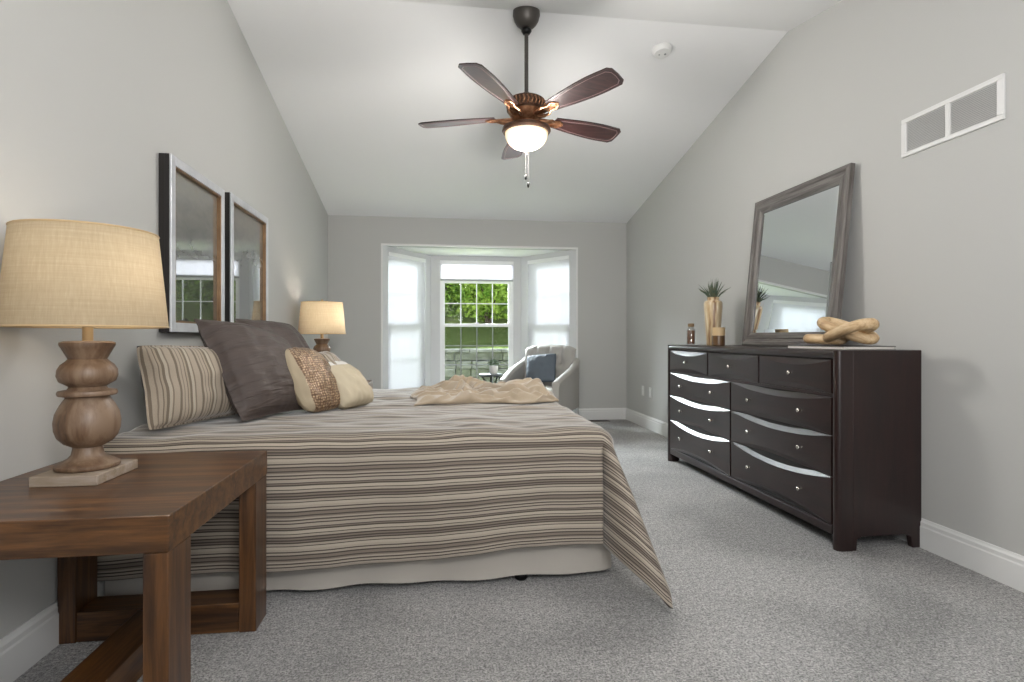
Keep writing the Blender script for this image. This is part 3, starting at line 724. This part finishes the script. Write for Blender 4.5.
# pillows
def pillow(name, near, wd, Wd, Hh, T, lean, label, cat, grp, mats, flange=0, roll=0, seed=0, wrk=.012, pinch=.07, split=None, power=.42, z=None, sag=0, rnd=.12):
    w = Vector((wd[0], wd[1], 0)).normalized(); nh = Vector((w.y, -w.x, 0)); L = math.radians(lean)
    up = Vector((0, 0, 1))*math.cos(L)-nh*math.sin(L); nn = w.cross(up)
    if nn.dot(nh) < 0: nn = -nn
    if roll:
        R_ = Matrix.Rotation(math.radians(roll), 3, nn); w = R_ @ w; up = R_ @ up
    B = Vector((near[0], near[1], .672 if z is None else z)); cen = B+w*Wd/2+up*Hh/2
    m = MB(); N = 44
    for side in (1, -1):
        def fn(u, v, side=side):
            a, b = 2*u-1, 2*v-1
            ea = 1-pinch*(1-b*b)*abs(a)**3; eb = 1-pinch*(1-a*a)*abs(b)**3
            k = 1+flange
            ea *= math.sqrt(1-rnd*b**4); eb *= math.sqrt(1-rnd*a**4)
            aa, bb = min(1, abs(a)*k), min(1, abs(b)*k)
            th = T/2*((1-aa**2.2)*(1-bb**2.2))**power if aa < 1 and bb < 1 else 0
            wv = wrk*fbm(a*1.5+seed, b*1.5, side, 2)*(1-.6*max(aa, bb)) + wrk*.6*fbm(a*5+seed, b*2, side+3, 1)*min(1, th/.02)
            edge = .008*fbm(a*3+seed, b*3, 7, 1.5)
            P_ = Vector((a*Wd/2*ea, b*Hh/2*eb-sag*Hh*max(0, b)**1.5*((a+1)/2)**2.5, side*(.004*min(1, (1-max(abs(a), abs(b)))*22)+th+wv*min(1, th/.01))+.006*fbm(a+seed, b, 2, 4)*max(abs(a), abs(b))**4))
            return w*P_.x+up*P_.y+nn*P_.z
        m.grid(N, N, fn, mi=0 if side == 1 else (1 if len(mats) > 1 else 0), uvfn=lambda u, v: (u*Wd, v*Hh))
    if split:
        for i, f in enumerate(m.f):
            if m.mi[i] == 0 and i < (N-1)**2:
                a = (i % (N-1))/(N-1)
                if split[0] < a < split[1]: m.mi[i] = 2
    o = m.build(name, mats, None, True, loc=cen)
    return tag(o, label, cat, grp)
G = 'pillows piled at the head of the bed'
pillow('sham_pillow', (-1.135, 2.37), (.38, .925), .72, .36, .18, 11, 'striped sham pillow with dark back leaning on the wall, nearest the camera', 'pillow', G, [M['sham'], M['grey_back']], flange=.06, seed=1, wrk=.008, sag=.05)
pillow('euro_pillow', (-.85, 2.585), (.43, .90), .53, .55, .20, 31, 'large dark taupe square pillow, the nearer of the two', 'pillow', G, [M['dark_fabric']], flange=.06, seed=2, sag=.30, wrk=.012, rnd=.08)
pillow('euro_pillow', (-.86, 3.24), (.28, .96), .60, .58, .18, 31, 'large dark taupe square pillow behind, farther from the camera', 'pillow', G, [M['dark_fabric']], flange=.06, seed=3, sag=.06, wrk=.012)
pillow('sham_pillow', (-.76, 3.66), (.36, .93), .56, .36, .15, 40, 'striped sham pillow at the far side of the pile, near the far lamp', 'pillow', G, [M['sham'], M['grey_back']], flange=.06, seed=4, wrk=.02)
pillow('throw_pillow', (-.635, 2.835), (.46, .888), .315, .375, .13, 30, 'square throw pillow with a bronze beaded front and linen edges', 'cushion', G, [M['linen'], M['linen'], M['sequin']], seed=5, split=(.12, .97), pinch=.02, power=.5, sag=.05, rnd=.32)
pillow('throw_pillow', (-.49, 3.03), (.46, .888), .30, .28, .15, 40, 'small plain cream throw pillow in front of the pile', 'cushion', G, [M['cream']], seed=6, pinch=.08, rnd=.2)
pillow('throw_pillow', (-.66, 3.80), (.40, .92), .36, .27, .13, 42, 'small white pillow peeking out behind the cream pillow', 'cushion', G, [M['white_fabric']], seed=8)

# ------------------------------------------------------------------ dresser
XF = 1.941; DY0, DY1, DZ = 2.512, 4.582, .986
dr = empty('dresser', (2.165, 3.547, 0)); tag(dr, 'wide espresso brown dresser with nine bowed drawers', 'dresser')
OX, OY = 2.165, 3.547
def L(x, y): return x-OX, y-OY
m = MB()
XB = 2.398
def bx(m, x0, x1, y0, y1, z0, z1, mi=0): m.box(x0-OX, x1-OX, y0-OY, y1-OY, z0, z1, mi)
bx(m, XF+.02, XB, DY0+.03, DY1-.03, .10, DZ-.03); m.build('carcass', M['dark_gap'], dr)
# side panels with foot cut-out
for ys in ((DY0, DY0+.03), (DY1-.03, DY1)):
    m = MB(); a = lambda x: x-OX
    m.prism([(a(XF+.0805), 0), (a(XF+.10), 0), (a(XF+.105), .055), (a(XF+.13), .068), (a(XB-.09), .068), (a(XB-.06), .055), (a(XB-.05), 0), (a(XB), 0), (a(XB), DZ-.0005), (a(XF+.0805), DZ-.0005)], ys[0]-OY, ys[1]-OY, 'y')
    m.build('side_panel', M['dresser'], dr, bevel=.003)
# rounded posts
for ys in ((DY0, DY0+.052), (DY1-.052, DY1)):
    m = MB(); n = 10; y0, y1 = ys[0]-OY, ys[1]-OY; yc = (y0+y1)/2; hw = (y1-y0)/2
    poly = [(XF+.08-OX, y1), (XF+.08-OX, y0)] + [(XF+.022-.022*math.sin(PI*i/n)-OX, yc-hw*math.cos(PI*i/n)) for i in range(n+1)]
    m.prism(poly, 0, DZ-.001); m.build('post', M['dresser'], dr, True, angle=50)
m = MB(); z0, z1 = DZ-.046, DZ-.0005; zc_ = (z0+z1)/2; hz = (z1-z0)/2; n = 10
poly = [(XF+.06-OX, z1), (XF+.06-OX, z0)] + [(XF+.020-.018*math.sin(PI*i/n)-OX, zc_-hz*math.cos(PI*i/n)) for i in range(n+1)]
m.prism(poly, DY0+.03-OY, DY1-.03-OY, 'y'); m.build('top_rail', M['dresser_y'], dr, True, angle=50)
m = MB(); bx(m, XF+.04, XB, DY0+.0305, DY1-.0305, DZ-.03, DZ); m.build('dresser_top', M['dresser_y'], dr, bevel=.004)
m = MB(); bx(m, XF+.006, XF+.05, DY0+.052, DY1-.052, .066, .112); m.build('base_rail', M['dresser_y'], dr, bevel=.006)
bx_ = MB(); bx(bx_, XF+.016, XF+.05, DY0+.05, DY1-.05, .752, .768); bx(bx_, XF+.016, XF+.05, 3.534, 3.546, .112, .755)
for yy in (3.204, 3.860): bx(bx_, XF+.016, XF+.05, yy-.006, yy+.006, .765, .94)
bx_.build('divider_rail', M['dresser_y'], dr)
def drawer(y0, y1, z0, z1, nk, cc=.21, D=.012):
    m = MB(); N = 24; vs = []; x_ = XF+.006
    hgt = z1-z0
    for i in range(N+1):
        s = 2*i/N-1; y = y0+(y1-y0)*i/N-OY; k = (1-s*s); c = cc*hgt*k + .0005; dd = D*k+.0002
        for (z, dx) in ((z0, dd), (z0+c*.8, 0), (z1-c, 0), (z1, dd*1.2)): vs.append((x_+dx-OX-.004*k*0, y, z))
        vs.append((x_+.045-OX, y, z1)); vs.append((x_+.045-OX, y, z0))
    fs = []
    for i in range(N):
        for j in range(6): fs.append((i*6+j, i*6+(j+1) % 6, (i+1)*6+(j+1) % 6, (i+1)*6+j))
    fs.append(tuple(range(6))); fs.append(tuple(range(N*6, N*6+6))[::-1])
    m.add(vs, fs); d = m.build('drawer', M['dresser_y'], dr)
    ys = [(y0+y1)/2] if nk == 1 else [y0+(y1-y0)*.24, y1-(y1-y0)*.24]
    for y in ys:
        k = MB(); R_ = Matrix.Translation((x_-OX, y-OY, (z0+z1)/2)) @ Matrix.Rotation(-PI/2, 4, 'Y')
        k.lathe([(.0075, 0), (.005, .004), (.005, .012), (.011, .016), (.0125, .022), (.010, .027), (.0001, .029)], n=16, mat=R_); k.build('knob', M['nickel'], d, True)
for a, b in ((2.568, 3.197), (3.212, 3.853), (3.868, 4.525)): drawer(a, b, .771, .937, 1, .22)
for a, b in ((2.568, 3.532), (3.548, 4.525)):
    for z0, z1, dp_ in ((.563, .749, .014), (.357, .557, .0175), (.116, .351, .0235)): drawer(a, b, z0, z1, 2, .21, dp_)

# ------------------------------------------------------------------ mirror leaning on the wall
zb_, zt_ = .989, 2.055; xb_, xt_ = 2.245, 2.352
my0, my1 = 2.945, 3.93; tilt = math.atan2(xt_-xb_, zt_-zb_); MH = math.hypot(xt_-xb_, zt_-zb_); MW = my1-my0
mr = empty('framed_mirror', (xb_, (my0+my1)/2, zb_)); mr.rotation_euler = (0, tilt, 0)
tag(mr, 'large mirror in a grey-brown moulded frame leaning above the dresser', 'mirror')
# local: x into the wall, y along, z up.  frame profile from outside to inside
fprof = [(0, .034), (0, .006), (.012, 0), (.03, .0), (.036, .006), (.052, .008), (.058, .003), (.074, .006), (.095, .016), (.098, .03)]
def frame_side(nm, A, B, inward, mat):
    A, B, I = Vector(A), Vector(B), Vector(inward); m = MB(); n = len(fprof); vs = []
    d = (B-A).normalized()
    for P, sg in ((A, 1), (B, -1)):
        for w_, dx in fprof: vs.append(P + I*w_ + d*sg*w_ + Vector((dx, 0, 0)))
    m.add(vs, [tuple(range(n)), tuple(range(n, 2*n))[::-1]] + [(i, (i+1) % n, n+(i+1) % n, n+i) for i in range(n)])
    return m.build(nm, mat, mr)
h = MW/2
frame_side('frame_rail', (0, -h, 0), (0, h, 0), (0, 0, 1), M['mirror_frame_y'])
frame_side('frame_rail', (0, -h, MH), (0, h, MH), (0, 0, -1), M['mirror_frame_y'])
frame_side('frame_stile', (0, -h, 0), (0, -h, MH), (0, 1, 0), M['mirror_frame'])
frame_side('frame_stile', (0, h, 0), (0, h, MH), (0, -1, 0), M['mirror_frame'])
m = MB(); f_ = .096; bv = .022
vs = [(.024, -h+f_, f_), (.024, h-f_, f_), (.024, h-f_, MH-f_), (.024, -h+f_, MH-f_), (.021, -h+f_+bv, f_+bv), (.021, h-f_-bv, f_+bv), (.021, h-f_-bv, MH-f_-bv), (.021, -h+f_+bv, MH-f_-bv),
      (.028, -h+f_, f_), (.028, h-f_, f_), (.028, h-f_, MH-f_), (.028, -h+f_, MH-f_)]
m.add(vs, [(4, 5, 6, 7), (0, 1, 5, 4), (1, 2, 6, 5), (2, 3, 7, 6), (3, 0, 4, 7), (8, 9, 10, 11), (0, 1, 9, 8), (1, 2, 10, 9), (2, 3, 11, 10), (3, 0, 8, 11)])
m.build('mirror_glass', M['mirror'], mr)

# ------------------------------------------------------------------ things on the dresser
ZD = DZ
j = empty('bead_jar', (2.10, 4.455, ZD)); tag(j, 'small corked glass jar of copper beads on the far end of the dresser', 'jar')
m = MB(); m.lathe([(.034, .002), (.036, .006), (.036, .12), (.028, .138), (.024, .142), (.024, .158), (.022, .158), (.022, .142), (.033, .12), (.033, .008), (.0001, .007)], n=28); m.build('jar_body', M['jar_glass'], j, True, angle=50)
m = MB(); m.lathe([(.022, .15), (.026, .158), (.026, .178), (.0001, .18)], n=20); m.build('cork', M['cork'], j, True, angle=50)
m = MB(); random.seed(5)
for lay in range(8):
    for k in range(6):
        a = k*1.047+lay*.5; m.lathe([(.0001, -.0095), (.007, -.0065), (.0095, 0), (.007, .0065), (.0001, .0095)], (.0215*math.cos(a), .0215*math.sin(a), .018+lay*.0135), 8)
st = m.build('beads', M['amber'], j, True)
v_ = empty('bud_vase', (2.13, 4.135, ZD)); tag(v_, 'tall streaked wood-look vase with spiky green foliage on the dresser', 'vase')
m = MB(); m.lathe([(.046, 0), (.05, .01), (.056, .1), (.064, .22), (.07, .30), (.07, .33), (.062, .345), (.045, .35), (.045, .368), (.05, .375), (.04, .375), (.04, .34), (.0001, .33)], n=36)
m.build('vase_body', M['vase'], v_, True, angle=50)
m = MB(); random.seed(9)
for i in range(80):
    a = random.random()*6.28; t = random.uniform(.05, .85); ln = random.uniform(.11, .18)
    d = Vector((math.cos(a)*math.sin(t), math.sin(a)*math.sin(t), math.cos(t))); s0 = Vector((math.cos(a)*.015, math.sin(a)*.015, .35))
    m.tube([s0, s0+d*ln*.5+Vector((0, 0, .01)), s0+d*ln+Vector((0, 0, -.01*t))], [.0035, .003, .0006], 4)
m.build('spiky_foliage', M['spiky'], v_)
c1 = empty('candle_holder', (2.03, 3.86, ZD)); tag(c1, 'short round candle holder with a pale upper band, in front of the tall vase', 'candle holder')
m = MB(); m.lathe([(.036, 0), (.044, .005), (.045, .03), (.045, .075), (.042, .076)], n=32); m.build('holder_base', M['smoke'], c1, True, angle=50)
m = MB(); m.lathe([(.042, .0761), (.0455, .0762), (.046, .135), (.042, .135), (.042, .10), (.0001, .10)], n=32); m.build('upper_band', M['wax'], c1, True, angle=50)
bk = empty('coffee_table_book', (2.155, 2.79, ZD)); bk.rotation_euler.z = math.radians(2)
tag(bk, 'wide flat white book with a dark cover lying under the wooden chain', 'book')
m = MB(); m.box(-.145, .147, -.215, .215, .0025, .0165); m.build('pages', M['book_white'], bk, bevel=.001)
m = MB(); m.box(-.15, .15, -.22, .22, .0166, .0195); m.box(-.15, .15, -.22, .22, 0, .0024); m.build('cover', M['book_dark'], bk)
def chain_link(cx, cy, cz, L_, W_, r, eul, lab=None):
    pts = []
    n = 36
    for i in range(n):
        a = 2*PI*i/n; x = math.cos(a); y = math.sin(a)
        pts.append(Vector((math.copysign(abs(x)**.8, x)*L_/2, math.copysign(abs(y)**.8, y)*W_/2, 0)))
    m = MB(); m.tube(pts, r, 12, closed=True); o = m.build('link', M['chain_wood'], ch_, True, loc=(cx, cy, cz)); o.rotation_euler = eul; return o
ch_ = empty('wooden_chain', (2.11, 2.67, ZD+.0195)); tag(ch_, 'decorative natural wood chain of chunky links on the book', 'decorative chain')
R3 = math.radians
chain_link(-.01, .15, .034, .19, .10, .026, (0, R3(2), R3(-80)))
chain_link(.02, .02, .082, .27, .11, .028, (R3(6), R3(20), R3(-72)))
chain_link(-.02, -.05, .074, .30, .12, .028, (R3(4), R3(-14), R3(-97)))

# ------------------------------------------------------------------ armchair in the bay
ac = empty('armchair', (1.22, 6.62, 0), math.radians(-33)); tag(ac, 'light grey upholstered armchair with tufted back in the bay', 'armchair')
# local: faces -y
def cushion_box(name, x0, x1, y0, y1, z0, z1, mat, parent, bev=.03, fn=None, tufts=None):
    m = MB(); m.box(x0, x1, y0, y1, z0, z1); return m.build(name, mat, parent, bevel=bev)
m = MB(); m.box(-.30, .30, -.33, .30, .20, .36); m.build('seat_base', M['chair_fabric'], ac, bevel=.03)
m = MB()
def seatc(u, v):
    a, b = 2*u-1, 2*v-1
    return (a*.285*(1-.03*b*b), -.04+b*.29, .36+.105*(1-abs(a)**6)**.5*(1-abs(b)**6)**.5)
m.grid(24, 24, seatc); m.build('seat_cushion', M['chair_fabric'], ac, True)
m = MB()
tf = [(-.17, .74), (0, .74), (.17, .74), (-.085, .61), (.085, .61)]
def back(u, v, side):
    a = 2*u-1; z = .36+.60*v; top = 1-.0*a*a
    z = .36+(.595-.05*abs(a)**4)*v
    x = a*(.31+.03*v); y = .20+.16*v - .06*(1-a*a)*0 + .05*-abs(a)**3*-1*-.6
    th = .075*((1-abs(a)**6)*(1-abs(2*v-1)**8))**.5
    dz = 0
    for tx, tz in tf:
        dd = ((x-tx)**2+(z-tz)**2)/.0022; dz += .03*math.exp(-dd)
    for tx in (-.17, 0, .17): dz += .016*math.exp(-((x-tx)/.016)**2)*max(0, min(1, (z-.72)/.05))
    if side > 0: return (x, y-th+dz, z)
    return (x, y+th, z)
m.grid(48, 48, lambda u, v: back(u, v, 1)); m.grid(20, 20, lambda u, v: back(u, v, -1)); m.build('backrest', M['chair_fabric'], ac, True)
for tx, tz in tf:
    m = MB(); m.lathe([(.0001, 0), (.012, .003), (.008, .008), (.0001, .01)], n=10, mat=Matrix.Translation((tx, .20+.16*(tz-.36)/.6-.055, tz)) @ Matrix.Rotation(PI/2, 4, 'X'))
    m.build('tuft_button', M['chair_fabric'], ac, True)
for sx in (-1, 1):
    m = MB()
    # curved sloping arm: a fat panel whose top line sweeps from the back down to the front
    N = 16
    sec = []
    for i in range(N+1):
        t = i/N; y = .33-.70*t; zt2 = .80-.24*t**.75+.02*math.sin(t*PI); xo = .375+.03*math.sin(PI*min(1, t*1.1)); 
        rr = .042
        ring = [(xo-.075, .20), (xo, .20), (xo+.004, zt2-.06)]
        for k in range(7):
            a = -PI*.1+PI*1.2*k/6; ring.append((xo-.036+(.048)*math.cos(a), zt2-.045+.045*math.sin(a)))
        ring.append((xo-.075, zt2-.07))
        sec.append([(sx*x, y, z) for x, z in ring])
    n = len(sec[0]); vs = [p for s in sec for p in s]
    fs = [(i*n+k, i*n+(k+1) % n, (i+1)*n+(k+1) % n, (i+1)*n+k) for i in range(N) for k in range(n)] + [tuple(range(n)), tuple(range(N*n, N*n+n))[::-1]]
    m.add(vs, fs); m.build('arm', M['chair_fabric'], ac, True, bevel=.006, angle=60)
for sx in (-1, 1):
    for y in (-.29, .28):
        m = MB(); m.lathe([(.014, 0), (.022, .2)], (sx*.27, y, 0), 12); m.build('leg', M['black_metal'], ac, True)
# cushion on the armchair
def place_cushion():
    yaw = math.radians(-33); c = Vector((1.22, 6.62, 0)); R_ = Matrix.Rotation(yaw, 3, 'Z')
    p = c + R_ @ Vector((-.215, .03, 0)); w = R_ @ Vector((1, 0, 0))
    pillow('throw_pillow', (p.x, p.y), (w.x, w.y), .40, .38, .12, 22, 'blue-grey square cushion propped on the grey armchair', 'cushion', None, [M['blue_grey']], seed=12, z=.475, wrk=.006, roll=6)
place_cushion()

# side table and plant
stb = empty('side_table', (.66, 7.02, 0)); tag(stb, 'small dark round side table beside the armchair', 'side table')
m = MB(); m.lathe([(.14, .565), (.15, .57), (.15, .588), (.145, .592), (.0001, .592)], n=36); m.build('tabletop', M['black_gloss'], stb, True, angle=40)
for k in range(3):
    a = k*2.094+.5; m = MB(); m.tube([(math.cos(a)*.12, math.sin(a)*.12, .567), (math.cos(a+3.14)*.02, math.sin(a+3.14)*.02, .33), (math.cos(a)*-.16, math.sin(a)*-.16, 0.008)], .010, 8); m.build('leg', M['black_metal'], stb, True)
pp = empty('potted_plant', (.70, 7.03, .592)); tag(pp, 'small round green plant in a white pot on the dark side table', 'potted plant')
m = MB(); m.lathe([(.044, 0), (.05, .006), (.058, .10), (.053, .10), (.05, .085), (.0001, .084)], n=28); m.build('pot', M['pot'], pp, True, angle=50)
m = MB(); random.seed(4)
for i in range(900):
    p = Vector((random.gauss(0, 1), random.gauss(0, 1), random.gauss(0, 1))).normalized()*random.uniform(.4, 1)
    if p.z < -.35: continue
    c = Vector((p.x*.075, p.y*.075, .125+p.z*.055)); a = (p+Vector((random.gauss(0, .5), random.gauss(0, .5), random.gauss(0, .5)))).normalized(); b = a.orthogonal().normalized()
    m.add([c-a*.009, c+b*.004, c+a*.009, c-b*.004], [(0, 1, 2, 3)])
m.build('foliage', M['leaf'], pp)
